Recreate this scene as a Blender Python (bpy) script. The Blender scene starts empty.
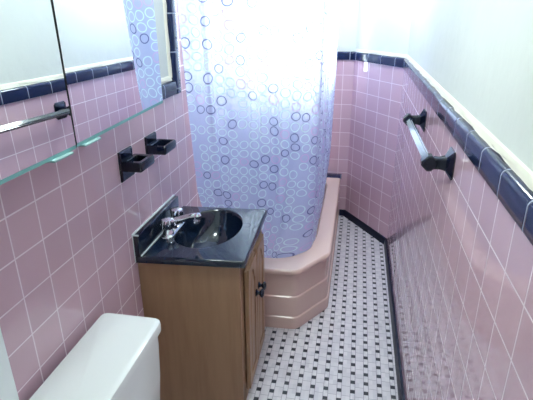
import bpy, bmesh, math, random
from math import sin, cos, pi, sqrt, atan2, floor as flr, radians as R
from mathutils import Vector, Matrix

T = 0.108            # one wall tile with its joint, in metres; all lengths below are in tiles
sc = bpy.context.scene
col = sc.collection
W, YB, XB, YC = 9.787, 33.385, 6.903, 28.922       # room: right wall, back wall, start and end of the cut corner
ZT0, ZT1 = 11.39, 11.93                          # black trim course
CEIL = 21.4
random.seed(4)

# ------------------------------------------------------------------ materials
def new_mat(name):
    m = bpy.data.materials.new(name); m.use_nodes = True
    nt = m.node_tree; b = nt.nodes['Principled BSDF']
    return m, nt, b

def simple(name, rgb, rough=.4, metal=0, ior=1.45, **kw):
    m, nt, b = new_mat(name)
    b.inputs['Base Color'].default_value = (*rgb, 1)
    b.inputs['Roughness'].default_value = rough
    b.inputs['Metallic'].default_value = metal
    b.inputs['IOR'].default_value = ior
    for k, v in kw.items(): b.inputs[k].default_value = v
    return m

class NG:
    """small helper for building math node chains"""
    def __init__(s, nt): s.nt = nt
    def n(s, typ, **kw):
        o = s.nt.nodes.new(typ)
        for k, v in kw.items(): setattr(o, k, v)
        return o
    def link(s, a, b): s.nt.links.new(a, b)
    def m(s, op, a, b=None, c=None):
        o = s.n('ShaderNodeMath', operation=op)
        for i, v in enumerate((a, b, c)):
            if v is None: continue
            if isinstance(v, (int, float)): o.inputs[i].default_value = v
            else: s.link(v, o.inputs[i])
        return o.outputs[0]
    def uv(s):
        t = s.n('ShaderNodeTexCoord'); x = s.n('ShaderNodeSeparateXYZ')
        s.link(t.outputs['UV'], x.inputs[0]); return x.outputs[0], x.outputs[1]
    def comb(s, x, y, z=0):
        o = s.n('ShaderNodeCombineXYZ')
        for i, v in enumerate((x, y, z)):
            if isinstance(v, (int, float)): o.inputs[i].default_value = v
            else: s.link(v, o.inputs[i])
        return o.outputs[0]
    def mix(s, f, a, b):
        o = s.n('ShaderNodeMix', data_type='RGBA')
        for i, v in ((0, f), (6, a), (7, b)):
            if isinstance(v, (int, float)): o.inputs[i].default_value = v
            elif isinstance(v, tuple): o.inputs[i].default_value = (*v, 1)
            else: s.link(v, o.inputs[i])
        return o.outputs[2]
    def edge(s, u):          # distance to the nearest integer
        return s.m('ABSOLUTE', s.m('SUBTRACT', u, s.m('ROUND', u)))
    def smooth(s, v, a, b):
        o = s.n('ShaderNodeMapRange', interpolation_type='SMOOTHSTEP')
        s.link(v, o.inputs[0]); o.inputs[1].default_value = a; o.inputs[2].default_value = b
        return o.outputs[0]
    def noise(s, vec, scale, detail=2, rough=.5):
        o = s.n('ShaderNodeTexNoise'); o.inputs['Scale'].default_value = scale
        o.inputs['Detail'].default_value = detail; o.inputs['Roughness'].default_value = rough
        if vec is not None: s.link(vec, o.inputs['Vector'])
        return o.outputs[0]
    def white(s, vec):
        o = s.n('ShaderNodeTexWhiteNoise', noise_dimensions='3D'); s.link(vec, o.inputs['Vector'])
        return o.outputs[0], o.outputs[1]
    def bump(s, h, dist, strength=1.0):
        o = s.n('ShaderNodeBump'); o.inputs['Distance'].default_value = dist
        o.inputs['Strength'].default_value = strength; s.link(h, o.inputs['Height']); return o.outputs[0]

def mat_tile():
    m, nt, b = new_mat('pink_glazed_tile'); g = NG(nt)
    u, v = g.uv()
    e = g.m('MINIMUM', g.edge(u), g.edge(v))
    tile = g.smooth(e, .014, .025)
    rnd, rc = g.white(g.comb(g.m('FLOOR', u), g.m('FLOOR', v), 3.0))
    base = g.mix(rnd, (.555, .372, .445), (.605, .412, .485))
    c = g.mix(tile, (.82, .70, .76), base)
    g.link(c, b.inputs['Base Color'])
    rg = g.m('SUBTRACT', .28, g.m('MULTIPLY', tile, .25)); g.link(rg, b.inputs['Roughness'])
    b.inputs['IOR'].default_value = 1.55
    # rounded tile edge, every tile set at its own very slight tilt, wavy glaze
    sep = g.n('ShaderNodeSeparateColor'); g.link(rc, sep.inputs[0])
    fu = g.m('FRACT', u); fv = g.m('FRACT', v)
    tilt = g.m('ADD', g.m('MULTIPLY', fu, g.m('SUBTRACT', sep.outputs[0], .5)), g.m('MULTIPLY', fv, g.m('SUBTRACT', sep.outputs[1], .5)))
    h = g.m('ADD', g.smooth(e, .01, .028), g.m('MULTIPLY', tilt, .3))
    g.link(g.bump(h, .00006), b.inputs['Normal'])
    return m

def mat_trim():
    m, nt, b = new_mat('black_glazed_tile'); g = NG(nt)
    u, v = g.uv()
    e = g.edge(u)
    t = g.smooth(e, .010, .018)
    g.link(g.mix(t, (.30, .33, .42), (.009, .016, .056)), b.inputs['Base Color'])
    g.link(g.m('SUBTRACT', .6, g.m('MULTIPLY', t, .5)), b.inputs['Roughness'])
    b.inputs['IOR'].default_value = 1.33
    h = g.m('ADD', g.smooth(e, .008, .04), g.m('MULTIPLY', g.noise(g.comb(u, v), 2.0, 1), .6))
    g.link(g.bump(h, .001), b.inputs['Normal'])
    return m

def mat_floor():
    m, nt, b = new_mat('basketweave_mosaic'); g = NG(nt)
    u, v = g.uv()
    eu, ev = g.edge(u), g.edge(v)
    d = .175
    dot = g.m('MULTIPLY', g.m('LESS_THAN', eu, d), g.m('LESS_THAN', ev, d))
    lu = g.m('SUBTRACT', 1.0, g.smooth(g.m('ABSOLUTE', g.m('SUBTRACT', eu, d)), .010, .032))
    lv = g.m('MULTIPLY', g.m('SUBTRACT', 1.0, g.smooth(g.m('ABSOLUTE', g.m('SUBTRACT', ev, d)), .010, .032)), g.m('LESS_THAN', eu, .16))
    half = g.m('MULTIPLY', g.m('SUBTRACT', 1.0, g.smooth(g.edge(g.m('ADD', v, .5)), .010, .03)), g.m('GREATER_THAN', eu, d))
    joint = g.m('MAXIMUM', lu, g.m('MAXIMUM', lv, half))
    rnd, _ = g.white(g.comb(g.m('FLOOR', g.m('MULTIPLY', u, 2.0)), g.m('FLOOR', g.m('MULTIPLY', v, 2.0)), 1.0))
    whitec = g.mix(rnd, (.58, .555, .60), (.70, .67, .70))
    c = g.mix(joint, whitec, (.30, .28, .33))
    c = g.mix(dot, c, (.010, .011, .022))
    dirt = g.smooth(g.noise(g.comb(u, v), .35, 4), .45, .75)
    c = g.mix(g.m('MULTIPLY', dirt, .16), c, (.36, .32, .33))
    g.link(c, b.inputs['Base Color'])
    b.inputs['Roughness'].default_value = .38
    g.link(g.bump(g.m('SUBTRACT', 1.0, joint), .0006), b.inputs['Normal'])
    return m

def mat_plaster(name, rgb):
    m, nt, b = new_mat(name); g = NG(nt)
    tc = g.n('ShaderNodeTexCoord')
    n = g.noise(tc.outputs['Object'], 5, 4)
    g.link(g.mix(n, tuple(x * .96 for x in rgb), tuple(min(1, x * 1.03) for x in rgb)), b.inputs['Base Color'])
    b.inputs['Roughness'].default_value = .65; b.inputs['IOR'].default_value = 1.3
    g.link(g.bump(g.noise(tc.outputs['Object'], 14, 4), .002), b.inputs['Normal'])
    return m

def mat_wood():
    m, nt, b = new_mat('oak_laminate'); g = NG(nt)
    tc = g.n('ShaderNodeTexCoord')
    mp = g.n('ShaderNodeMapping'); mp.inputs['Scale'].default_value = (26, 26, 2.2)
    g.link(tc.outputs['Object'], mp.inputs[0])
    n1 = g.noise(mp.outputs[0], 1.0, 5, .6)
    mp2 = g.n('ShaderNodeMapping'); mp2.inputs['Scale'].default_value = (90, 90, 5)
    g.link(tc.outputs['Object'], mp2.inputs[0])
    n2 = g.noise(mp2.outputs[0], 1.0, 3)
    f = g.m('ADD', g.m('MULTIPLY', g.smooth(n1, .3, .7), .7), g.m('MULTIPLY', n2, .3))
    g.link(g.mix(f, (.290, .166, .090), (.375, .230, .128)), b.inputs['Base Color'])
    b.inputs['Roughness'].default_value = .42
    return m

def mat_counter():
    m, nt, b = new_mat('dark_cultured_marble'); g = NG(nt)
    tc = g.n('ShaderNodeTexCoord')
    n = g.noise(tc.outputs['Object'], 60, 4)
    g.link(g.mix(g.smooth(n, .5, .8), (.004, .010, .026), (.010, .022, .048)), b.inputs['Base Color'])
    b.inputs['Roughness'].default_value = .06
    b.inputs['IOR'].default_value = 1.65
    return m

def mat_curtain():
    m = bpy.data.materials.new('ring_print_vinyl'); m.use_nodes = True
    nt = m.node_tree; nt.nodes.clear(); g = NG(nt)
    out = g.n('ShaderNodeOutputMaterial')
    u, v = g.uv()
    c = .455
    wn = g.n('ShaderNodeTexNoise'); wn.inputs['Scale'].default_value = .8; wn.inputs['Detail'].default_value = 1
    g.link(g.comb(u, v, 2.0), wn.inputs['Vector'])
    ws = g.n('ShaderNodeSeparateColor'); g.link(wn.outputs[1], ws.inputs[0])
    u0, v0 = u, v
    u = g.m('ADD', u, g.m('MULTIPLY', ws.outputs[0], .30)); v = g.m('ADD', v, g.m('MULTIPLY', ws.outputs[1], .30))
    uu = g.m('DIVIDE', u, c); cu = g.m('FLOOR', uu)
    h0, _ = g.white(g.comb(cu, 7.0, 1.0))
    vv = g.m('ADD', g.m('DIVIDE', v, c * .98), h0); cv = g.m('FLOOR', vv)
    h1, hc = g.white(g.comb(cu, cv, 5.0))
    sep = g.n('ShaderNodeSeparateColor'); g.link(hc, sep.inputs[0])
    fx = g.m('SUBTRACT', g.m('SUBTRACT', g.m('FRACT', uu), .5), g.m('MULTIPLY', g.m('SUBTRACT', sep.outputs[0], .5), .06))
    fy = g.m('SUBTRACT', g.m('SUBTRACT', g.m('FRACT', vv), .5), g.m('MULTIPLY', g.m('SUBTRACT', sep.outputs[1], .5), .06))
    r = g.m('SQRT', g.m('ADD', g.m('MULTIPLY', fx, fx), g.m('MULTIPLY', fy, fy)))
    ring = g.m('SUBTRACT', 1.0, g.smooth(g.m('ABSOLUTE', g.m('SUBTRACT', r, .405)), .03, .065))
    ring = g.m('MULTIPLY', ring, g.m('LESS_THAN', h1, .88))
    navy = g.m('GREATER_THAN', sep.outputs[2], .80)
    lilac = g.m('LESS_THAN', sep.outputs[2], .14)
    rcol = g.mix(navy, (.66, .85, .92), (.035, .05, .24))
    rcol = g.mix(lilac, rcol, (.62, .42, .72))
    tr = g.n('ShaderNodeBsdfTransparent'); tr.inputs[0].default_value = (.86, .86, 1.0, 1)
    tl = g.n('ShaderNodeBsdfTranslucent'); tl.inputs[0].default_value = (.42, .52, .78, 1)
    df = g.n('ShaderNodeBsdfDiffuse'); df.inputs[0].default_value = (.27, .27, .52, 1)
    a = g.n('ShaderNodeMixShader'); a.inputs[0].default_value = .5
    g.link(tl.outputs[0], a.inputs[1]); g.link(df.outputs[0], a.inputs[2])
    rf = g.n('ShaderNodeBsdfRefraction'); rf.inputs[0].default_value = (.86, .90, 1.0, 1)
    rf.inputs['IOR'].default_value = 1.40; rf.inputs['Roughness'].default_value = .70
    s0 = g.n('ShaderNodeMixShader'); s0.inputs[0].default_value = .92
    g.link(tr.outputs[0], s0.inputs[1]); g.link(rf.outputs[0], s0.inputs[2])
    s = g.n('ShaderNodeMixShader'); s.inputs[0].default_value = .20
    g.link(a.outputs[0], s.inputs[1]); g.link(s0.outputs[0], s.inputs[2])
    rd = g.n('ShaderNodeBsdfDiffuse'); g.link(rcol, rd.inputs[0])
    rt = g.n('ShaderNodeBsdfTranslucent'); g.link(rcol, rt.inputs[0])
    rm = g.n('ShaderNodeMixShader'); rm.inputs[0].default_value = .14
    g.link(rd.outputs[0], rm.inputs[1]); g.link(rt.outputs[0], rm.inputs[2])
    f = g.n('ShaderNodeMixShader'); g.link(g.m('MULTIPLY', ring, .92), f.inputs[0])
    g.link(s.outputs[0], f.inputs[1]); g.link(rm.outputs[0], f.inputs[2])
    gl = g.n('ShaderNodeBsdfGlossy'); gl.inputs['Roughness'].default_value = .28
    gl.inputs[0].default_value = (1, 1, 1, 1)
    nb = g.bump(g.noise(g.comb(u, v), 2.2, 3), .006, .5); g.link(nb, gl.inputs['Normal'])
    fin = g.n('ShaderNodeMixShader'); fin.inputs[0].default_value = .06
    g.link(f.outputs[0], fin.inputs[1]); g.link(gl.outputs[0], fin.inputs[2])
    g.link(fin.outputs[0], out.inputs[0])
    return m

def emit(name, rgb, s):
    m, nt, b = new_mat(name)
    b.inputs['Base Color'].default_value = (*rgb, 1)
    b.inputs['Emission Color'].default_value = (*rgb, 1)
    b.inputs['Emission Strength'].default_value = s
    return m

M = dict(
    tile=mat_tile(), trim=mat_trim(), floor=mat_floor(), wood=mat_wood(), counter=mat_counter(), curtain=mat_curtain(),
    plaster=mat_plaster('white_wall_paint', (.66, .69, .655)),
    cream=mat_plaster('cream_caulk', (.80, .77, .66)),
    ceil=mat_plaster('ceiling_paint', (.82, .83, .82)),
    base=simple('black_base_tile', (.006, .009, .026), .35, ior=1.3),
    paint=simple('white_gloss_paint', (.84, .90, .90), .3),
    porcelain=simple('white_porcelain', (.80, .83, .82), .10, ior=1.5),
    tub=simple('peach_enamel', (.66, .48, .43), .22, ior=1.5),
    black=simple('black_ceramic', (.003, .006, .020), .07, ior=1.45),
    bar=simple('black_glass_bar', (.012, .020, .040), .07, ior=1.75),
    chrome=simple('chrome', (.82, .84, .88), .10, 1),
    mirror=simple('mirror_glass', (.94, .97, .95), .004, 1),
    bevel=simple('green_glass_edge', (.20, .46, .46), .08),
    clear=simple('clear_plastic', (.30, .46, .46), .12),
    seam_shade=simple('painted_gap_shade', (.02, .022, .022), .6),  # shade between the mirror doors, put into the colour
    caulk=simple('white_caulk', (.80, .85, .88), .4),
    dark=simple('dark_recess', (.06, .035, .018), .7),
    pane=emit('frosted_daylight_pane', (.80, .96, 1.0), 18.0),
    globe=emit('fill_lamp_glow', (.90, 1.0, .98), 42.0),  # glow of the added lamp near the toilet
    fill_glow2=emit('fill_lamp_glow_small', (.86, .98, 1.0), 95.0),  # glow of the added lamp that brightens the far corner
)

# ------------------------------------------------------------------ mesh helpers (all in tiles)
def box(bm, x0, x1, y0, y1, z0, z1, bev=0, seg=2):
    vs = [bm.verts.new((x, y, z)) for x in (x0, x1) for y in (y0, y1) for z in (z0, z1)]
    fs = [(0, 1, 3, 2), (4, 6, 7, 5), (0, 4, 5, 1), (2, 3, 7, 6), (0, 2, 6, 4), (1, 5, 7, 3)]
    faces = [bm.faces.new([vs[i] for i in f]) for f in fs]
    if bev:
        es = list({e for f in faces for e in f.edges})
        bmesh.ops.bevel(bm, geom=es, offset=bev, segments=seg, profile=.5, affect='EDGES')
    return vs

def rings(bm, loops, cap0=True, cap1=True, closed=True):
    """bridge a list of vertex loops (same count)"""
    L = [[bm.verts.new(p) for p in lp] for lp in loops]
    n = len(L[0])
    for a, b in zip(L, L[1:]):
        for i in range(n if closed else n - 1):
            j = (i + 1) % n
            try: bm.faces.new((a[i], a[j], b[j], b[i]))
            except ValueError: pass
    if cap0: bm.faces.new(L[0][::-1])
    if cap1: bm.faces.new(L[-1])
    return L

def circle(c, r, n, ax=2, ry=None):
    ry = r if ry is None else ry
    out = []
    for i in range(n):
        t = 2 * pi * i / n
        p = [0, 0, 0]; p[(ax + 1) % 3] = r * cos(t); p[(ax + 2) % 3] = ry * sin(t)
        out.append((c[0] + p[0], c[1] + p[1], c[2] + p[2]))
    return out

def lathe(bm, c, prof, n=24, ax=2):
    """prof: (radius, offset along axis)"""
    lp = []
    for r, h in prof:
        cc = list(c); cc[ax] += h
        lp.append(circle(cc, max(r, .002), n, ax))
    rings(bm, lp)

def tube(bm, pts, rad, n=12):
    pts = [Vector(p) for p in pts]; lp = []
    up = Vector((0, 0, 1))
    for i, p in enumerate(pts):
        d = (pts[min(i + 1, len(pts) - 1)] - pts[max(i - 1, 0)]).normalized()
        if abs(d.dot(up)) > .95: up2 = Vector((0, 1, 0))
        else: up2 = up
        a = d.cross(up2).normalized(); b = a.cross(d)
        r = rad[i] if isinstance(rad, (list, tuple)) else rad
        lp.append([tuple(p + a * r * cos(2 * pi * k / n) + b * r * sin(2 * pi * k / n)) for k in range(n)])
    rings(bm, lp)

def prism(bm, poly, h0, h1, ax=2):
    """extrude a 2-D polygon along an axis; the polygon's coordinates are the two other axes in x,y,z order"""
    def mk(p, h):
        q = list(p); q.insert(ax, h); return tuple(q)
    rings(bm, [[mk(p, h0) for p in poly], [mk(p, h1) for p in poly]])

def fillet(poly, rad, n=6):
    out = []
    N = len(poly)
    for i, p in enumerate(poly):
        r = rad[i] if isinstance(rad, (list, tuple)) else rad
        p = Vector(p); a = (Vector(poly[i - 1]) - p); b = (Vector(poly[(i + 1) % N]) - p)
        ra = min(r, a.length * .48); rb = min(r, b.length * .48)
        A = p + a.normalized() * ra; B = p + b.normalized() * rb
        for k in range(n + 1):
            t = k / n
            q = A * (1 - t) ** 2 + p * 2 * t * (1 - t) + B * t * t
            out.append((q.x, q.y))
    return out

def obj(name, bm, mat, parent=None, base=(0, 0, 0), smooth=True, uvf=None, kind=None, angle=35):
    bmesh.ops.recalc_face_normals(bm, faces=bm.faces)
    if uvf:
        lay = bm.loops.layers.uv.new('UVMap')
        for f in bm.faces:
            for l in f.loops: l[lay].uv = uvf(f.normal, l.vert.co)
    bmesh.ops.translate(bm, verts=bm.verts, vec=Vector(base) * -1)
    bmesh.ops.scale(bm, verts=bm.verts, vec=(T, T, T))
    me = bpy.data.meshes.new(name); bm.to_mesh(me); bm.free()
    mats = mat if isinstance(mat, (list, tuple)) else [mat]
    for mm in mats: me.materials.append(mm)
    if smooth:
        for p in me.polygons: p.use_smooth = True
        me.set_sharp_from_angle(angle=R(angle))
    o = bpy.data.objects.new(name, me); col.objects.link(o)
    if parent is not None:
        o.parent = parent
        # parts are built in the thing's own frame: base is the thing's base
        pl = Vector(parent.get('_base', (0, 0, 0)))
        o.location = (Vector(base) - pl) * T
    else:
        o.location = Vector(base) * T
    if kind: o['kind'] = kind
    return o

def thing(name, label, cat, base=(0, 0, 0), group=None):
    o = bpy.data.objects.new(name, None); col.objects.link(o)
    o.empty_display_size = .05
    o.location = Vector(base) * T; o['_base'] = base
    o['label'] = label; o['category'] = cat
    if group: o['group'] = group
    return o

def tag(o, label, cat):
    o['label'] = label; o['category'] = cat; return o

def part(name, bm, mat, root, **kw):
    return obj(name, bm, mat, root, base=tuple(root['_base']), **kw)

def sub(name, bm, mat, par, root, **kw):
    o = obj(name, bm, mat, None, base=tuple(root['_base']), **kw)
    o.parent = par; o.location = (0, 0, 0); return o

def structure(name, bm, mat, **kw):
    return obj(name, bm, mat, kind='structure', **kw)

# ------------------------------------------------------------------ the room
TS = .13      # the tile field stands this far proud of the plaster
def uv_left(n, c):  return (c.y - 7.9375, c.z - .394) if abs(n.x) > .5 else ((c.y - 7.9375, .5) if abs(n.z) > .5 else (.5, c.z - .394))
def uv_right(n, c): return (c.y - .4315, c.z - .394) if abs(n.x) > .5 else ((c.y - .4315, .5) if abs(n.z) > .5 else (.5, c.z - .394))
def uv_back(n, c):  return (c.x - .2, c.z - .394) if abs(n.y) > .5 else ((c.x - .2, .5) if abs(n.z) > .5 else (.5, c.z - .394))
dv = Vector((W - XB, YC - YB, 0)); DL = dv.length; dv.normalize()
dn = Vector((dv.y, -dv.x, 0))                      # points into the room (-x,-y)
if dn.x > 0: dn = -dn
def uv_diag(n, c):
    s = (c.x - XB) * dv.x + (c.y - YB) * dv.y
    return ((s - 1.8) / 1.25, c.z - .394) if abs(n.z) < .5 else ((s - 1.8) / 1.25, .5)

Y0 = -4.0
bm = bmesh.new()
vs = [(-.6, Y0 - .6), (W + .6, Y0 - .6), (W + .6, YC + .2), (XB + .4, YB + .6), (-.6, YB + .6)]
prism(bm, vs, -.4, 0)
structure('floor', bm, M['floor'], uvf=lambda n, c: ((c.x - 6.705) / .5425, (c.y - 14.74) / .538), smooth=False)
bm = bmesh.new(); prism(bm, vs, CEIL, CEIL + .5); structure('ceiling', bm, M['ceil'], smooth=False)

def add_mat(bm, start, idx):
    for f in list(bm.faces)[start:]: f.material_index = idx

def slab(bm, idx, *a, **k):
    n = len(bm.faces); box(bm, *a, **k); bm.faces.ensure_lookup_table()
    for f in bm.faces[n:]: f.material_index = idx

# left wall: plaster, the tile field, the taller tile field round the tub
bm = bmesh.new()
slab(bm, 0, -.8, -TS, Y0, YB, 0, CEIL)
slab(bm, 1, -TS - .02, 0, Y0, 18.3, 0, ZT0 + .3)
slab(bm, 1, -TS - .02, 0, 18.3, YB, 0, 17.3)
structure('wall_left', bm, [M['plaster'], M['tile']], uvf=uv_left, smooth=False)
# right wall
bm = bmesh.new()
slab(bm, 0, W + TS, W + .8, Y0, YC + .5, 0, CEIL)
slab(bm, 1, W, W + TS + .02, Y0, YC, 0, ZT0 + .3)
structure('wall_right', bm, [M['plaster'], M['tile']], uvf=uv_right, smooth=False)
# cut corner between right wall and back wall
def diag_pt(s, off, z):
    p = Vector((XB, YB, 0)) + dv * s - dn * off
    return (p.x, p.y, z)
def diag_box(bm, idx, s0, s1, o0, o1, z0, z1):
    n = len(bm.faces)
    rings(bm, [[diag_pt(s0, o0, z), diag_pt(s1, o0, z), diag_pt(s1, o1, z), diag_pt(s0, o1, z)] for z in (z0, z1)])
    bm.faces.ensure_lookup_table()
    for f in bm.faces[n:]: f.material_index = idx
bm = bmesh.new()
diag_box(bm, 0, -.5, DL + .6, TS, .8, 0, CEIL)
diag_box(bm, 1, 0, DL, 0, TS + .02, 0, ZT0 + .3)
structure('wall_corner', bm, [M['plaster'], M['tile']], uvf=uv_diag, smooth=False)
# back wall with the window opening
WX0, WX1, WZ0, WZ1 = .35, 5.25, 10.1, 17.2
bm = bmesh.new()
for (x0, x1, z0, z1) in ((-.8, WX0, 0, CEIL), (WX1, XB + .4, 0, CEIL), (WX0, WX1, 0, WZ0), (WX0, WX1, WZ1, CEIL)):
    slab(bm, 0, x0, x1, YB + TS, YB + .9, z0, z1)
for (x0, x1, z0, z1) in ((0, WX0, 0, ZT0 + .3), (WX1, XB, 0, ZT0 + .3), (WX0, WX1, 0, WZ0)):
    slab(bm, 1, x0, x1, YB, YB + TS + .02, z0, z1)
slab(bm, 1, 0, 6.45, 32.56, YB + .1, 0, 3.13)
structure('wall_back', bm, [M['plaster'], M['tile']], uvf=uv_back, smooth=False)
# front wall behind the camera, with a door
bm = bmesh.new()
for (x0, x1, z0, z1) in ((-.8, 1.6, 0, CEIL), (8.6, W + .8, 0, CEIL), (1.6, 8.6, 18.7, CEIL)):
    slab(bm, 0, x0, x1, Y0 - .6, Y0, z0, z1)
structure('wall_front', bm, M['plaster'], smooth=False)
bm = bmesh.new(); box(bm, 1.6, 8.6, Y0 - .5, Y0 - .15, 0, 18.7, .03)
for (x0, x1, z0, z1) in ((2.4, 4.8, 1.5, 8), (5.4, 7.8, 1.5, 8), (2.4, 4.8, 9.2, 17.6), (5.4, 7.8, 9.2, 17.6)):
    box(bm, x0, x1, Y0 - .2, Y0 - .09, z0, z1, .04)
door = structure('door_1', bm, M['paint'])
bm = bmesh.new(); lathe(bm, (2.1, Y0 - .15, 9), [(.25, 0), (.25, .06), (.1, .08), (.1, .35), (.28, .45), (.3, .6), (.2, .72), (0, .74)], 20, 1)
k = obj('door_knob', bm, M['chrome']); k.parent = door

# window
bm = bmesh.new()
fr = .28
for (x0, x1, z0, z1) in ((WX0, WX0 + fr, WZ0, WZ1), (WX1 - fr, WX1, WZ0, WZ1), (WX0, WX1, WZ0, WZ0 + fr), (WX0, WX1, WZ1 - fr, WZ1), (WX0, WX1, 13.5, 13.8)):
    box(bm, x0, x1, YB + .1, YB + .6, z0, z1, .03)
win = structure('window_1', bm, M['paint'])
for z0, z1 in ((WZ0 + fr, 13.5), (13.8, WZ1 - fr)):
    bm = bmesh.new(); box(bm, WX0 + fr, WX1 - fr, YB + .38, YB + .44, z0, z1)
    k = obj('window_pane', bm, M['pane'], smooth=False); k.parent = win; k['label'] = 'bright frosted pane'

# black bullnose trim course: profile extruded along each wall
def profile(top=True):
    h0, h1 = ZT0, ZT1
    p = [(.0, h0), (.085, h0 + .01), (.10, h0 + .05)]
    for i in range(6):
        t = pi / 2 * i / 5
        p.append((-.03 + .13 * cos(t), h1 - .13 + .13 * sin(t)))
    p += [(-TS, h1), (-TS, h0 + .3), (0, h0 + .3)]
    return p
def along_y(bm, x, sgn, y0, y1):
    pr = profile(); rings(bm, [[(x + sgn * a, y, z) for a, z in pr] for y in (y0, y1)])
PU = 1.41
bm = bmesh.new(); along_y(bm, W, -1, Y0, YC + .03)
structure('trim_1', bm, M['trim'], uvf=lambda n, c: ((c.y - 8.24) / PU, c.z), angle=50)
bm = bmesh.new(); pr = profile()
rings(bm, [[diag_pt(s, -a, z) for a, z in pr] for s in (.02, DL - .02)])
structure('trim_2', bm, M['trim'], uvf=lambda n, c: (((c.x - XB) * dv.x + (c.y - YB) * dv.y - .3) / PU, c.z), angle=50)
bm = bmesh.new(); pr = profile()
rings(bm, [[(x, YB - a, z) for a, z in pr] for x in (WX1 + .05, XB + .03)])
structure('trim_3', bm, M['trim'], uvf=lambda n, c: ((c.x - 6.6) / PU, c.z), angle=50)
# left: horizontal course and the upright course beside the tub
bm = bmesh.new(); along_y(bm, 0, 1, Y0, 18.08)
structure('trim_4', bm, M['trim'], uvf=lambda n, c: ((c.y - 16.9) / PU, c.z), angle=50)
bm = bmesh.new()
prf = [(.0, 18.62), (.085, 18.61), (.10, 18.55)]
for i in range(6):
    t = pi / 2 * i / 5
    prf.append((-.03 + .13 * cos(t), 18.08 + .13 - .13 * sin(t)))
prf += [(-TS, 18.08), (-TS, 18.4), (0, 18.4)]
rings(bm, [[(a, y, z) for a, y in prf] for z in (ZT0, 17.3)])
structure('trim_5', bm, M['trim'], uvf=lambda n, c: ((c.z - 13.0) / PU, c.y), angle=50)
# wavy cream paint and caulk along the plaster edge above the trim
def caulk_strip(name, f0, L, n=70):
    bm = bmesh.new(); lps = []
    rs = random.Random(len(name) + int(L * 10))
    for i in range(n + 1):
        s = L * i / n
        w = .06 + .016 * sin(s * 2.3) + .014 * sin(s * 5.1 + 1) + rs.uniform(-.01, .01)
        hh = .055 + .02 * sin(s * 3.7)
        lps.append([f0(s, -TS - .03, ZT1 - .02), f0(s, w - TS + .02, ZT1 - .02), f0(s, w - TS, ZT1 + hh * .6), f0(s, -TS + .07, ZT1 + hh), f0(s, -TS + .04, ZT1 + .16), f0(s, -TS - .03, ZT1 + .2)])
    rings(bm, lps)
    return structure(name, bm, M['cream'])
caulk_strip('trim_6', lambda s, o, z: (W - o, Y0 + s, z), YC - Y0)
caulk_strip('trim_7', lambda s, o, z: diag_pt(s, -o, z), DL, 20)
caulk_strip('trim_8', lambda s, o, z: (o, Y0 + s, z), 18.05 - Y0)
caulk_strip('trim_9', lambda s, o, z: (o, 18.09 - (z - ZT1), ZT1 + .1 + s), 17.2 - ZT1, 24)

# black base course on the floor
BH = .44
def base_prof(): return [(0, .0), (.18, .0), (.17, .08), (.13, BH - .12), (.10, BH - .03), (0.0, BH)]
bm = bmesh.new(); rings(bm, [[(W - a + .0, y, z) for a, z in base_prof()] for y in (Y0, YC + .03)])
structure('baseboard_right', bm, M['base'], uvf=lambda n, c: ((c.y - 8.24) / PU, c.z))
bm = bmesh.new(); rings(bm, [[diag_pt(s, -a, z) for a, z in base_prof()] for s in (.03, DL - .03)])
structure('baseboard_corner', bm, M['base'], uvf=lambda n, c: (((c.x - XB) * dv.x + (c.y - YB) * dv.y - .3) / PU, c.z))
bm = bmesh.new(); rings(bm, [[(x, YB - a, z) for a, z in base_prof()] for x in (6.47, XB + .03)])
structure('baseboard_back', bm, M['base'], uvf=lambda n, c: ((c.x - 6.6) / PU, c.z))
bm = bmesh.new(); rings(bm, [[(a, y, z) for a, z in base_prof()] for y in (Y0, 10.9)])
structure('baseboard_left', bm, M['base'], uvf=lambda n, c: ((c.y - 8.24) / PU, c.z))
# black tiles where the tub meets the back wall
bm = bmesh.new(); box(bm, 0, 6.50, 32.53, YB, 3.12, 3.30, .04)
structure('trim_10', bm, M['trim'], uvf=lambda n, c: ((c.x - 6.46) / PU, c.z))
# white painted board on the left wall beside the toilet
bm = bmesh.new(); box(bm, .0, .15, 5.4, 6.97, 0, 11.3, .02)
structure('trim_11', bm, M['paint'])

# ------------------------------------------------------------------ bathtub
t = thing('bathtub', 'peach enamelled bathtub with stepped apron and cut corner behind the shower curtain', 'bathtub', (3.1, 26, 0))
ZR, YT = 3.25, 32.55
def outl(off, r=.28):
    o = off
    p = [(.03, 18.72 - o), (5.02 + o * .4, 18.90 - o), (6.42 + o, 21.0 - o * .4), (6.45 + o, YT - .02), (.03, YT - .02)]
    return fillet(p, [.02, r, r, .02, .02], 8)
def inl(off, z):
    o = off
    p = [(.85 + o, 19.98 + o), (4.62 - o * .6, 20.04 + o), (5.58 - o, 22.2 + o * .6), (5.58 - o, 32.0 - o), (.85 + o, 32.0 - o)]
    return fillet(p, [1.0, 1.2, 1.2, 1.2, 1.2], 8)
L3 = lambda poly, z: [(x, y, z) for x, y in poly]
prof = [(.0, .0), (.0, .56), (-.015, .61), (-.075, .66), (-.08, .70), (-.08, 1.66), (-.095, 1.72), (-.155, 1.77), (-.16, 1.82),
        (-.16, 2.90), (-.12, 2.96), (-.02, 3.0), (.0, 3.05), (.0, 3.15), (-.03, 3.21), (-.09, ZR)]
loops = [L3(outl(o), z) for o, z in prof]
loops += [L3(inl(o, z), z) for o, z in [(-.10, ZR), (-.03, ZR - .02), (.02, ZR - .09), (.06, ZR - .25), (.25, 1.5), (.4, .8), (.7, .5), (1.2, .42)]]
bm = bmesh.new(); rings(bm, loops, cap0=True, cap1=True)
part('tub_shell', bm, M['tub'], t, angle=30)
bm = bmesh.new(); lathe(bm, (3.0, 22.2, .40), [(.22, 0), (.24, .03), (.2, .05), (.05, .04), (0, .04)], 20)
part('drain', bm, M['chrome'], t)

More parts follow.
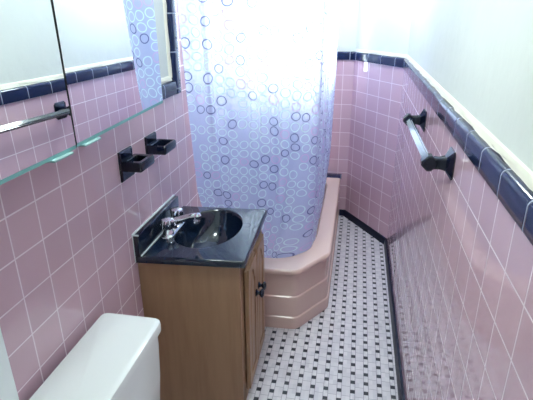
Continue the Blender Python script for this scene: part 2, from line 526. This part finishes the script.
# ------------------------------------------------------------------ curtain, rod
def lerp(a, b, x): return a + (b - a) * x
def piece(tab, z):
    for (z0, a), (z1, b) in zip(tab, tab[1:]):
        if z0 >= z >= z1:
            x = (z0 - z) / (z0 - z1); return lerp(a, b, x)
    return tab[-1][1]
YF = [(17.6, 18.60), (14.8, 18.86), (11, 19.15), (6, 19.80), (4.4, 20.02), (3.4, 20.22), (2.2, 20.45)]
XR = [(17.6, 5.78), (11, 5.70), (6, 5.60), (4.2, 5.50), (3.2, 5.43), (2.2, 5.36)]
XL = [(17.6, .10), (6.5, .12), (4.1, .6), (3.3, 1.02), (2.2, 1.1)]
YE = [(17.6, 33.0), (7, 32.9), (4.6, 32.3), (3.6, 31.9), (2.2, 31.8)]
RC = [(17.6, .55), (8, .7), (4.6, 1.2), (3.2, 1.6), (2.2, 1.7)]
NS = 330
zs = [17.35, 17.2] + [17.2 - .5 * i for i in range(1, 24)] + [5.4 - .3 * i for i in range(0, 11)]
SREF = []
def curt(z):
    yf, xr, xl, ye, rc = (piece(q, z) for q in (YF, XR, XL, YE, RC))
    A = xr - rc - xl; B = pi / 2 * rc; C = ye - yf - rc
    ft, ct = .225, .045         # constant share of columns for front, corner and return
    pts = []
    for i in range(NS + 1):
        q = i / NS
        if q <= ft:
            s = q / ft; p = Vector((xl + A * s, yf, z)); n = Vector((0, -1, 0)); d = A * s
        elif q <= ft + ct:
            s = (q - ft) / ct; a = -pi / 2 + pi / 2 * s
            p = Vector((xr - rc + rc * cos(a), yf + rc + rc * sin(a), z)); n = Vector((cos(a), sin(a), 0)); d = A + B * s
        else:
            s = (q - ft - ct) / (1 - ft - ct); p = Vector((xr, yf + rc + C * s, z)); n = Vector((1, 0, 0)); d = A + B + C * s
        r0 = i / NS * 24.0
        amp = .055 if q <= ft + ct else .085
        amp *= min(1, .6 + .03 * (17.3 - z)) * (1 if z > 4.2 else .55)
        w = sin(r0 * 4.1 + .25 * sin(z * .5)) * .6 + sin(r0 * 7.3 + 1.3 + .3 * sin(z * .35)) * .4
        # one sharper pleat left of the middle
        w += -2.0 * math.exp(-((d - 1.05) / .07) ** 2) * (1 if q <= ft else 0)
        w += 1.4 * math.exp(-((d - 3.9) / .10) ** 2) * (1 if q <= ft else 0)
        pts.append((p + n * amp * w, d))
    return pts
rows = [curt(z) for z in zs]
dref = [d for _, d in curt(10.0)]
# arc length down the sheet so that the print is not stretched where it slopes
vl = [0.0]
mid = NS // 8
for a, b in zip(rows, rows[1:]): vl.append(vl[-1] + (a[mid][0] - b[mid][0]).length)
bm = bmesh.new(); lay = bm.loops.layers.uv.new('UVMap')
V = [[bm.verts.new(p) for p, _ in row] for row in rows]
for j in range(len(V) - 1):
    for i in range(NS):
        f = bm.faces.new((V[j][i], V[j][i + 1], V[j + 1][i + 1], V[j + 1][i]))
        for l, (jj, ii) in zip(f.loops, ((j, i), (j, i + 1), (j + 1, i + 1), (j + 1, i))):
            l[lay].uv = (dref[ii] + 30, 40 - vl[jj])
cur = obj('shower_curtain', bm, M['curtain'], base=(0, 0, 0), angle=80)
tag(cur, 'pale lilac see-through shower curtain printed with navy and white rings hanging inside tub', 'shower curtain')

t = thing('curtain_rod', 'chrome bent shower curtain rod above the tub', 'curtain rod', (0, 18.6, 17.5))
pts = [(.0, 18.60, 17.5), (4.95, 18.60, 17.5)] + [(4.95 + .83 * sin(a), 19.43 - .83 * cos(a), 17.5) for a in [pi / 2 * i / 8 for i in range(1, 9)]] + [(5.78, YB + TS, 17.5)]
bm = bmesh.new(); tube(bm, pts, .11, 14); part('rod', bm, M['chrome'], t)
bm = bmesh.new(); lathe(bm, (-TS, 18.60, 17.5), [(.3, 0), (.3, .06), (.14, .3), (.13, .34)], 20, 0); part('flange', bm, M['chrome'], t)
bm = bmesh.new(); lathe(bm, (5.78, YB + TS, 17.5), [(.3, 0), (.3, -.06), (.14, -.22), (.13, -.3)], 20, 1); part('flange', bm, M['chrome'], t)

# ------------------------------------------------------------------ vanity
# the unit is not quite square to the wall: its four top corners stand here
QC = ((0.0, 13.22), (3.82, 13.50), (3.72, 18.09), (0.02, 17.88))
def warp(bm):
    for v in bm.verts:
        a = (v.co.x - .03) / 3.73; b_ = (v.co.y - 13.36) / 4.78
        x = [q[0] for q in QC]; y = [q[1] for q in QC]
        wgt = ((1 - a) * (1 - b_), a * (1 - b_), a * b_, (1 - a) * b_)
        v.co.x = sum(p * q for p, q in zip(wgt, x)) + .02; v.co.y = sum(p * q for p, q in zip(wgt, y))
VY0, VY1 = 13.50, 18.0
t = thing('vanity_cabinet', 'oak vanity cabinet with arched doors standing under the black sink top', 'cabinet', (1.7, 15.75, 0))
bm = bmesh.new()
prism(bm, [(.03, 0), (3.55, 0), (3.55, 6.345), (.03, 6.345)], VY0, VY0 + .16, 1)
warp(bm)
part('side_panel', bm, M['wood'], t, smooth=False)
bm = bmesh.new()
prism(bm, [(.03, 0), (3.55, 0), (3.55, 6.345), (.03, 6.345)], VY1 - .16, VY1, 1)
warp(bm)
part('side_panel', bm, M['wood'], t, smooth=False)
bm = bmesh.new()
for (y0, y1, z0, z1) in ((VY0 + .16, VY0 + .5, 0, 6.345), (VY1 - .5, VY1 - .16, 0, 6.345), (VY0 + .16, VY1 - .16, 5.7, 6.345), (VY0 + .16, VY1 - .16, 0, .8)):
    box(bm, 3.38, 3.55, y0, y1, z0, z1)
box(bm, 3.2, 3.4, VY0 + .1, VY1 - .1, .1, 6.3)
warp(bm)
part('face_frame', bm, M['wood'], t, smooth=False)

def arch_poly(y0, y1, z0, z1, rise, n=14):
    p = [(y0, z0), (y1, z0), (y1, z1 - rise)]
    for i in range(1, n):
        s = i / n; y = y1 + (y0 - y1) * s
        a = min(1, max(0, (s - .12) / .76)); z = z1 - rise + rise * sin(pi * a) ** .8 if 0 < a < 1 else z1 - rise
        p.append((y, z))
    p.append((y0, z1 - rise))
    return p
def vanity_door(y0, y1, ky):
    z0, z1 = .52, 5.85
    bm = bmesh.new()
    st = .38
    # frame with a sunk arched field and a raised centre panel
    def shift(poly, x): return [(x, y, z) for y, z in poly]
    box(bm, 3.575, 3.66, y0, y1, z0, z1, .02)
    po = arch_poly(y0 + st, y1 - st, z0 + .45, z1 - .32, .55)
    pi_ = arch_poly(y0 + st + .17, y1 - st - .17, z0 + .62, z1 - .49, .5)
    # frame ring, built as the door outline joined to the arched opening
    outer = [(y0 + .02, z0 + .02), (y1 - .02, z0 + .02), (y1 - .02, z1 - .6)]
    n = 14
    for i in range(1, n): outer.append((y1 - .02 + (y0 - y1 + .04) * i / n, z1 - .02))
    outer.append((y0 + .02, z1 - .6))
    rings(bm, [shift(outer, 3.64), shift(outer, 3.735), shift(po, 3.735), shift(po, 3.655)], cap0=False, cap1=False)
    rings(bm, [shift(po, 3.66), shift(pi_, 3.725), shift([(y, z) for y, z in pi_], 3.73)], cap0=False, cap1=True)
    warp(bm)
    d = part('door', bm, M['wood'], t, angle=25)
    bm = bmesh.new()
    lathe(bm, (3.735, ky, 4.12), [(.15, 0), (.15, .03), (.07, .07), (.06, .13), (.13, .17), (.175, .22), (.17, .27), (.10, .31), (0, .32)], 18, 0)
    warp(bm)
    sub('knob', bm, M['black'], d, t)
vanity_door(14.02, 15.72, 15.46)
vanity_door(15.77, 17.5, 16.04)

# sink top: slab, oval basin and splashback
CX, CY, AX, AY, ZC = 1.83, 16.03, 1.27, 1.88, 6.63
t = thing('sink_top', 'glossy black sink top with oval basin on the oak vanity cabinet', 'sink', (1.9, 15.75, 6.35))
X0, X1, YV0, YV1 = .03, 3.76, 13.36, 18.14
bm = bmesh.new()
N = 96
def rect_pt(a, in_=0):
    dx, dy = cos(a), sin(a)
    x0, x1, y0, y1 = X0 + in_, X1 - in_, YV0 + in_, YV1 - in_
    tx = ((x1 - CX) / dx if dx > 0 else (x0 - CX) / dx) if abs(dx) > 1e-6 else 1e9
    ty = ((y1 - CY) / dy if dy > 0 else (y0 - CY) / dy) if abs(dy) > 1e-6 else 1e9
    k = min(tx, ty); return CX + dx * k, CY + dy * k
corner = [atan2(y - CY, x - CX) for x in (X0, X1) for y in (YV0, YV1)]
angs = sorted(set([2 * pi * i / N - pi + .001 for i in range(N)] + corner))
def ell(s, z): return [(CX + AX * s * cos(a), CY + AY * s * sin(a), z) for a in angs]
def rl(i, z): return [(*rect_pt(a, i), z) for a in angs]
loops = [rl(.06, 6.35), rl(.0, 6.38), rl(0, 6.58), rl(.03, 6.62), rl(.07, ZC)]
for s, dz in [(1.06, 0), (1.03, .012), (1.0, .015), (.975, -.015), (.95, -.09), (.92, -.25), (.87, -.5), (.78, -.8), (.62, -1.08), (.4, -1.24), (.18, -1.3), (.10, -1.31)]:
    loops.append(ell(s, ZC + dz))
rings(bm, loops, cap0=False, cap1=True)
# underside: ring from the slab's lower edge to the outside of the bowl is hidden in the cabinet
warp(bm)
part('slab', bm, M['counter'], t, angle=40)
bm = bmesh.new(); box(bm, .03, .23, YV0, YV1 - .9 + .0, ZC - .02, 7.44, .03)
warp(bm)
part('splashback', bm, M['counter'], t)
bm = bmesh.new()
for a in ((.0, .075, YV0 - .03, 17.26, 7.42, 7.475), (.02, .05, YV0 - .04, YV0 + .0, 6.4, 7.49), (.05, .25, YV0 - .035, YV0, 7.41, 7.47), (.22, .27, YV0 + .02, 17.2, ZC - .01, ZC + .035)):
    box(bm, *a, .015)
warp(bm)
part('caulk', bm, M['caulk'], t)
bm = bmesh.new(); lathe(bm, (CX, CY, ZC - 1.31), [(.2, 0), (.22, .03), (.18, .045), (.1, .03), (0, .05)], 22)
warp(bm)
part('drain', bm, M['chrome'], t)
bm = bmesh.new(); lathe(bm, (CX - AX * .93, CY, ZC - .28), [(.0, .0), (.1, .0), (.12, .05), (.05, .07), (0, .07)], 16, 0)
warp(bm)
part('overflow_ring', bm, M['chrome'], t)

# faucet
FX, FY, FZ = .58, 15.55, ZC
t = thing('faucet', 'chrome two handle faucet standing at the back of the black sink', 'faucet', (FX, FY, FZ))
bm = bmesh.new()
base = fillet([(FX - .22, FY - .78), (FX + .22, FY - .78), (FX + .22, FY + .78), (FX - .22, FY + .78)], .2, 8)
rings(bm, [L3(base, FZ), L3(base, FZ + .07), L3([(FX + (x - FX) * .8, FY + (y - FY) * .95) for x, y in base], FZ + .13)])
warp(bm)
part('base_plate', bm, M['chrome'], t)
for s in (-1, 1):
    hy = FY + s * .50
    bm = bmesh.new()
    lathe(bm, (FX, hy, FZ + .1), [(.2, 0), (.19, .1), (.12, .2), (.10, .24)], 20)
    warp(bm)
    h = part('handle', bm, M['chrome'], t)
    bm = bmesh.new(); lp = []
    for r, z in ((.12, .30), (.19, .34), (.21, .42), (.22, .62), (.20, .69), (.10, .72)):
        lp.append([(FX + r * (1 + .13 * cos(8 * a)) * cos(a), hy + r * (1 + .13 * cos(8 * a)) * sin(a), FZ + z) for a in [2 * pi * i / 48 for i in range(48)]])
    rings(bm, lp); warp(bm); sub('knob', bm, M['chrome'], h, t)
bm = bmesh.new()
tube(bm, [(FX, FY, FZ + .1), (FX, FY, FZ + .30), (FX + .08, FY, FZ + .40), (FX + .35, FY + .02, FZ + .50), (FX + .65, FY + .04, FZ + .60), (FX + .85, FY + .05, FZ + .64), (FX + .93, FY + .05, FZ + .60), (FX + .95, FY + .05, FZ + .50)],
     [.17, .16, .15, .135, .12, .12, .12, .11], 16)
warp(bm)
part('spout', bm, M['chrome'], t)
bm = bmesh.new(); lathe(bm, (FX + .95, FY + .05, FZ + .36), [(.12, 0), (.14, .02), (.14, .14), (.13, .2), (.15, .3), (.11, .38), (0, .40)], 18)
warp(bm)
part('aerator', bm, M['chrome'], t)

# ------------------------------------------------------------------ toilet
t = thing('toilet', 'white porcelain toilet with flat tank lid between left wall and oak vanity', 'toilet', (2.5, 8.5, 0))
bm = bmesh.new(); lp = []
for z, x1, y0, y1, r in ((3.0, 1.75, 6.6, 10.4, .3), (3.15, 1.84, 6.55, 10.48, .3), (4.3, 1.92, 6.47, 10.55, .3), (5.4, 1.96, 6.43, 10.58, .3), (5.86, 1.96, 6.43, 10.58, .3)):
    lp.append(L3(fillet([(.22, y0), (x1, y0), (x1, y1), (.22, y1)], r, 6), z))
rings(bm, lp); part('tank', bm, M['porcelain'], t, angle=40)
bm = bmesh.new(); lp = []
for z, o in ((5.84, -.05), (5.84, .0), (5.87, .03), (6.08, .035), (6.15, .02), (6.19, -.04), (6.205, -.12)):
    lp.append(L3(fillet([(.2 - o * .3, 6.38 - o), (2.02 + o, 6.38 - o), (2.02 + o, 10.62 + o), (.2 - o * .3, 10.62 + o)], [.15, .3, .3, .2], 6), z))
rings(bm, lp); part('tank_lid', bm, M['porcelain'], t, angle=40)
bm = bmesh.new(); lathe(bm, (1.86, 6.95, 5.4), [(.12, 0), (.12, .05), (.06, .08), (.06, .2)], 14, 0)
tube(bm, [(2.02, 6.95, 5.4), (2.04, 7.15, 5.38), (2.04, 7.4, 5.33)], [.06, .05, .07], 10)
part('flush_lever', bm, M['chrome'], t)
def lower(bm):
    for v in bm.verts: v.co.z *= .84
def egg(cx, cy, ax0, ax1, ay, n=40):
    return [(cx + (ax1 if cos(a) > 0 else ax0) * cos(a), cy + ay * sin(a)) for a in [2 * pi * i / n for i in range(n)]]
bm = bmesh.new(); lp = []
for z, cx, a0, a1, ay in ((0, 3.3, 1.5, 1.5, 1.0), (.25, 3.3, 1.45, 1.4, .95), (1.2, 3.4, 1.4, 1.2, .85), (2.2, 3.5, 1.6, 1.7, 1.15), (3.0, 3.6, 2.0, 2.3, 1.55), (3.5, 3.6, 2.1, 2.5, 1.7), (3.68, 3.6, 2.05, 2.45, 1.65)):
    lp.append(L3(egg(cx, 8.45, a0, a1, ay), z))
lp += [L3(egg(3.8, 8.45, 1.5, 1.9, 1.2), 3.68), L3(egg(3.8, 8.45, 1.3, 1.7, 1.0), 3.0), L3(egg(3.6, 8.45, .6, .8, .5), 2.0)]
rings(bm, lp)
box(bm, .5, 2.4, 7.4, 9.5, 3.1, 3.78, .15)
lower(bm); part('bowl', bm, M['porcelain'], t, angle=50)
bm = bmesh.new(); rings(bm, [L3(egg(3.75, 8.45, 1.75, 2.4, 1.7), 3.70), L3(egg(3.75, 8.45, 1.8, 2.42, 1.72), 3.82), L3(egg(3.75, 8.45, 1.72, 2.35, 1.65), 3.86), L3(egg(3.8, 8.45, 1.2, 1.75, 1.05), 3.86), L3(egg(3.8, 8.45, 1.2, 1.75, 1.05), 3.70)], cap0=False, cap1=False)
lower(bm); part('seat', bm, M['porcelain'], t, angle=50)
bm = bmesh.new(); rings(bm, [L3(egg(3.75, 8.45, 1.78, 2.4, 1.7), 3.88), L3(egg(3.75, 8.45, 1.78, 2.4, 1.7), 4.0), L3(egg(3.75, 8.45, 1.6, 2.2, 1.5), 4.07)])
lower(bm); part('seat_cover', bm, M['porcelain'], t, angle=50)

# ------------------------------------------------------------------ mirror cabinet
t = thing('medicine_cabinet', 'wide mirrored medicine cabinet on left wall over the toilet', 'cabinet', (.5, 9.3, 12.3))
bm = bmesh.new(); box(bm, -TS, 1.02, 4.25, 13.2, 12.16, 17.7, .02); part('cabinet_body', bm, M['paint'], t)
bm = bmesh.new(); box(bm, 1.0, 1.22, 8.65, 8.9, 12.0, 17.6); part('gap_shade', bm, M['seam_shade'], t)  # dark strip standing in for the shade between the doors
def mirror_door(y0, y1, al, be, d, ym, zb, dzb):
    A = R(al); B = R(be)
    n = Vector((cos(A) * cos(B), sin(A), sin(B))).normalized()
    q = Vector((d, ym, 13.3))
    def sx(y, z): return q.x - (n.y * (y - q.y) + n.z * (z - q.z)) / n.x
    def pt(y, z, off): p = Vector((sx(y, z), y, z)) + n * off; return tuple(p)
    zt = 17.8; bv = .085
    th = -.075
    bm = bmesh.new()
    c = [(y0, zb), (y1, zb + dzb), (y1, zt), (y0, zt)]
    ci = [(y0 + .015, zb + bv), (y1 - .02, zb + dzb + bv), (y1 - .02, zt - bv), (y0 + .015, zt - bv)]
    rings(bm, [[pt(y, z, th) for y, z in c], [pt(y, z, -.02) for y, z in c], [pt(y, z, 0) for y, z in ci]], cap0=True, cap1=False)
    bm.normal_update()
    for f_ in bm.faces:
        if abs(f_.normal.y) > .3: f_.material_index = 1  # door side edges coloured dark, as the shade of the gap
    e = part('mirror_door', bm, [M['bevel'], M['seam_shade']], t, smooth=False)
    bm = bmesh.new(); bm.faces.new([bm.verts.new(pt(y, z, 0)) for y, z in ci])
    f = bmesh.ops.extrude_face_region(bm, geom=list(bm.faces))
    bmesh.ops.translate(bm, verts=[v for v in f['geom'] if isinstance(v, bmesh.types.BMVert)], vec=n * -.03)
    sub('mirror_glass', bm, M['mirror'], e, t, smooth=False)
    return e, pt
d1, p1 = mirror_door(4.25, 8.755, -2.65, .90, 1.30, 7, 11.66, .10)
d2, p2 = mirror_door(8.785, 13.31, -1.45, .49, 1.45, 11.5, 11.77, .15)
for d, p, yy, zb in ((d1, p1, 8.25, 11.75), (d2, p2, 9.35, 11.785)):
    bm = bmesh.new()
    lp = [[p(yy - .5 + .0, zb - .0, o), ] for o in ()]
    x, y, z = p(yy, zb, 0)
    box(bm, x - .26, x + .05, yy - .34, yy + .34, zb - .06, zb - .003, .02)
    sub('finger_pull', bm, M['clear'], d, t)

# ------------------------------------------------------------------ ceramic holders on the left wall
def holder(name, label, y0, zp0, zp1, oval):
    t = thing(name, label, 'holder', (0, y0 + .45, zp0))
    y1 = y0 + .88
    bm = bmesh.new(); pl = [(y0, zp0), (y1, zp0), (y1, zp1), (y0, zp1)]
    ins = lambda k: [(y0 + k, zp0 + k), (y1 - k, zp0 + k), (y1 - k, zp1 - k), (y0 + k, zp1 - k)]
    rings(bm, [[(x, y, z) for y, z in ins(k)] for x, k in ((-.01, 0), (.05, 0), (.09, .05))])
    part('back_plate', bm, M['black'], t)
    # tray: thick rim, sunk middle
    a, b = y0 + .0, y1 + .16
    bm = bmesh.new()
    o = lambda k, z: L3(fillet([(.06, a + k), (.76 - k, a + k), (.76 - k, b - k), (.06, b - k)], .06, 3), z)
    zt, zb = 10.10, 9.78
    if oval:
        c = [(.40, (a + b) / 2)]
        i = lambda s, z: [( .41 + .26 * s * cos(q), (a + b) / 2 + .43 * s * sin(q), z) for q in [atan2(p[1] - (a + b) / 2, (p[0] - .39) * 1.6) for p in o(0, 0)]]
        inner = [i(1.05, zt), i(1.0, zt - .02), i(.95, zt - .26), i(.5, zt - .3)]
    else:
        f2 = lambda k, z: L3(fillet([(.06 + .10 + k, a + .08 + k), (.76 - .08 - k, a + .08 + k), (.76 - .08 - k, b - .08 - k), (.06 + .10 + k, b - .08 - k)], .06, 3), z)
        inner = [f2(0, zt), f2(.02, zt - .03), f2(.03, zt - .25), f2(.1, zt - .27)]
    rings(bm, [o(.05, zb), o(.02, zb + .03), o(0, zb + .08), o(0, zt - .05), o(.03, zt)] + inner)
    part('tray', bm, M['black'], t)
holder('tumbler_holder', 'black ceramic cup holder with round well and full back plate, nearer mirror cabinet', 12.94, 9.42, 10.40, True)
holder('soap_dish', 'black ceramic soap dish with square open tray, nearer shower curtain', 14.92, 9.74, 10.40, False)

# ------------------------------------------------------------------ towel bar on the right wall
BX = 9.24
t = thing('towel_bar', 'black ceramic towel bar with glossy square rail on right pink tiled wall', 'towel bar', (W, 15.5, 10.65))
def octo(y, z, x, r):
    return [(x, y + r * cos(a), z + r * sin(a)) for a in [pi / 4 * k + pi / 8 for k in range(8)]]
for y, z in ((12.67, 10.66), (18.5, 10.58)):
    bm = bmesh.new()
    sq = lambda x, r: [(x, y + r * q, z + r * w_) for q, w_ in ((1, .75), (.75, 1), (-.75, 1), (-1, .75), (-1, -.75), (-.75, -1), (.75, -1), (1, -.75))]
    rings(bm, [sq(W + .01, .38), sq(W - .04, .38), sq(W - .08, .32), sq(W - .18, .18), sq(W - .30, .15), sq(BX + .02, .15)])
    di = lambda yy, r: [(BX - .04 + r * p, yy, z + r * q) for p, q in ((-1, -.25), (-.25, -1), (.25, -1), (1, -.25), (1, .25), (.25, 1), (-.25, 1), (-1, .25))]
    rings(bm, [di(y - .17, .17), di(y - .13, .215), di(y + .13, .215), di(y + .17, .17)])
    part('bracket', bm, M['black'], t, angle=20)
bm = bmesh.new()
dz = lambda y: 10.66 - .08 * (y - 12.67) / 5.83
r = .135
rings(bm, [[(BX - .04 + p, y, dz(y) + q) for p, q in ((-.155, 0), (0, -.155), (.155, 0), (0, .155))] for y in (12.8, 18.4)])
es = [e for e in bm.edges if abs(e.verts[0].co.y - e.verts[1].co.y) > 1]
bmesh.ops.bevel(bm, geom=es, offset=.04, segments=2, affect='EDGES')
part('rail', bm, M['bar'], t, angle=25)

# ------------------------------------------------------------------ unseen ceiling lamps, added to light the room
def fill_lamp(x, y, r, mat, label):
    t = thing('fill_lamp', label, 'lamp', (x, y, CEIL))
    bm = bmesh.new(); lathe(bm, (x, y, CEIL), [(r * .75, 0), (r * .75, -.15), (r * .64, -.3)], 32); part('canopy', bm, M['chrome'], t)
    bm = bmesh.new(); lathe(bm, (x, y, CEIL - .28), [(r * .6, 0), (r * .85, -.2), (r, -.55), (r * .9, -.95), (r * .6, -1.2), (r * .2, -1.3), (0, -1.31)], 32); part('fill_globe', bm, mat, t)
fill_lamp(3.6, 10.5, 1.35, M['globe'], 'added unseen round fill lamp on the ceiling between the toilet and the door')
fill_lamp(7.2, 24.5, 1.0, M['fill_glow2'], 'added unseen smaller round fill lamp above the aisle beside the tub')

# ------------------------------------------------------------------ world, camera, view
w = bpy.data.worlds.new('World'); sc.world = w; w.use_nodes = True
w.node_tree.nodes['Background'].inputs[0].default_value = (.75, .88, 1, 1)
w.node_tree.nodes['Background'].inputs[1].default_value = .3

cam = bpy.data.cameras.new('Camera'); co = bpy.data.objects.new('Camera', cam); col.objects.link(co)
rt = Vector((.9828589, .1842816, -.005349)); up = Vector((-.0636575, .3664586, .9282542)); fw = Vector((-.1730204, .9120024, -.371908))
m = Matrix((rt, up, -fw)).transposed().to_4x4(); m.translation = Vector((7.157, 0, 14.4326)) * T
co.matrix_world = m
cam.sensor_fit = 'HORIZONTAL'; cam.sensor_width = 36; cam.lens = 469.43 / 533 * 36
cam.clip_start = .02
sc.camera = co
for o in bpy.data.objects:
    if '_base' in o: del o['_base']

sc.view_settings.view_transform = 'Standard'; sc.view_settings.look = 'None'
sc.view_settings.gamma = 1; sc.view_settings.use_curve_mapping = False
sc.view_settings.exposure = .12
sc.cycles.max_bounces = 14; sc.cycles.diffuse_bounces = 6; sc.cycles.transparent_max_bounces = 12
sc.cycles.sample_clamp_indirect = 6
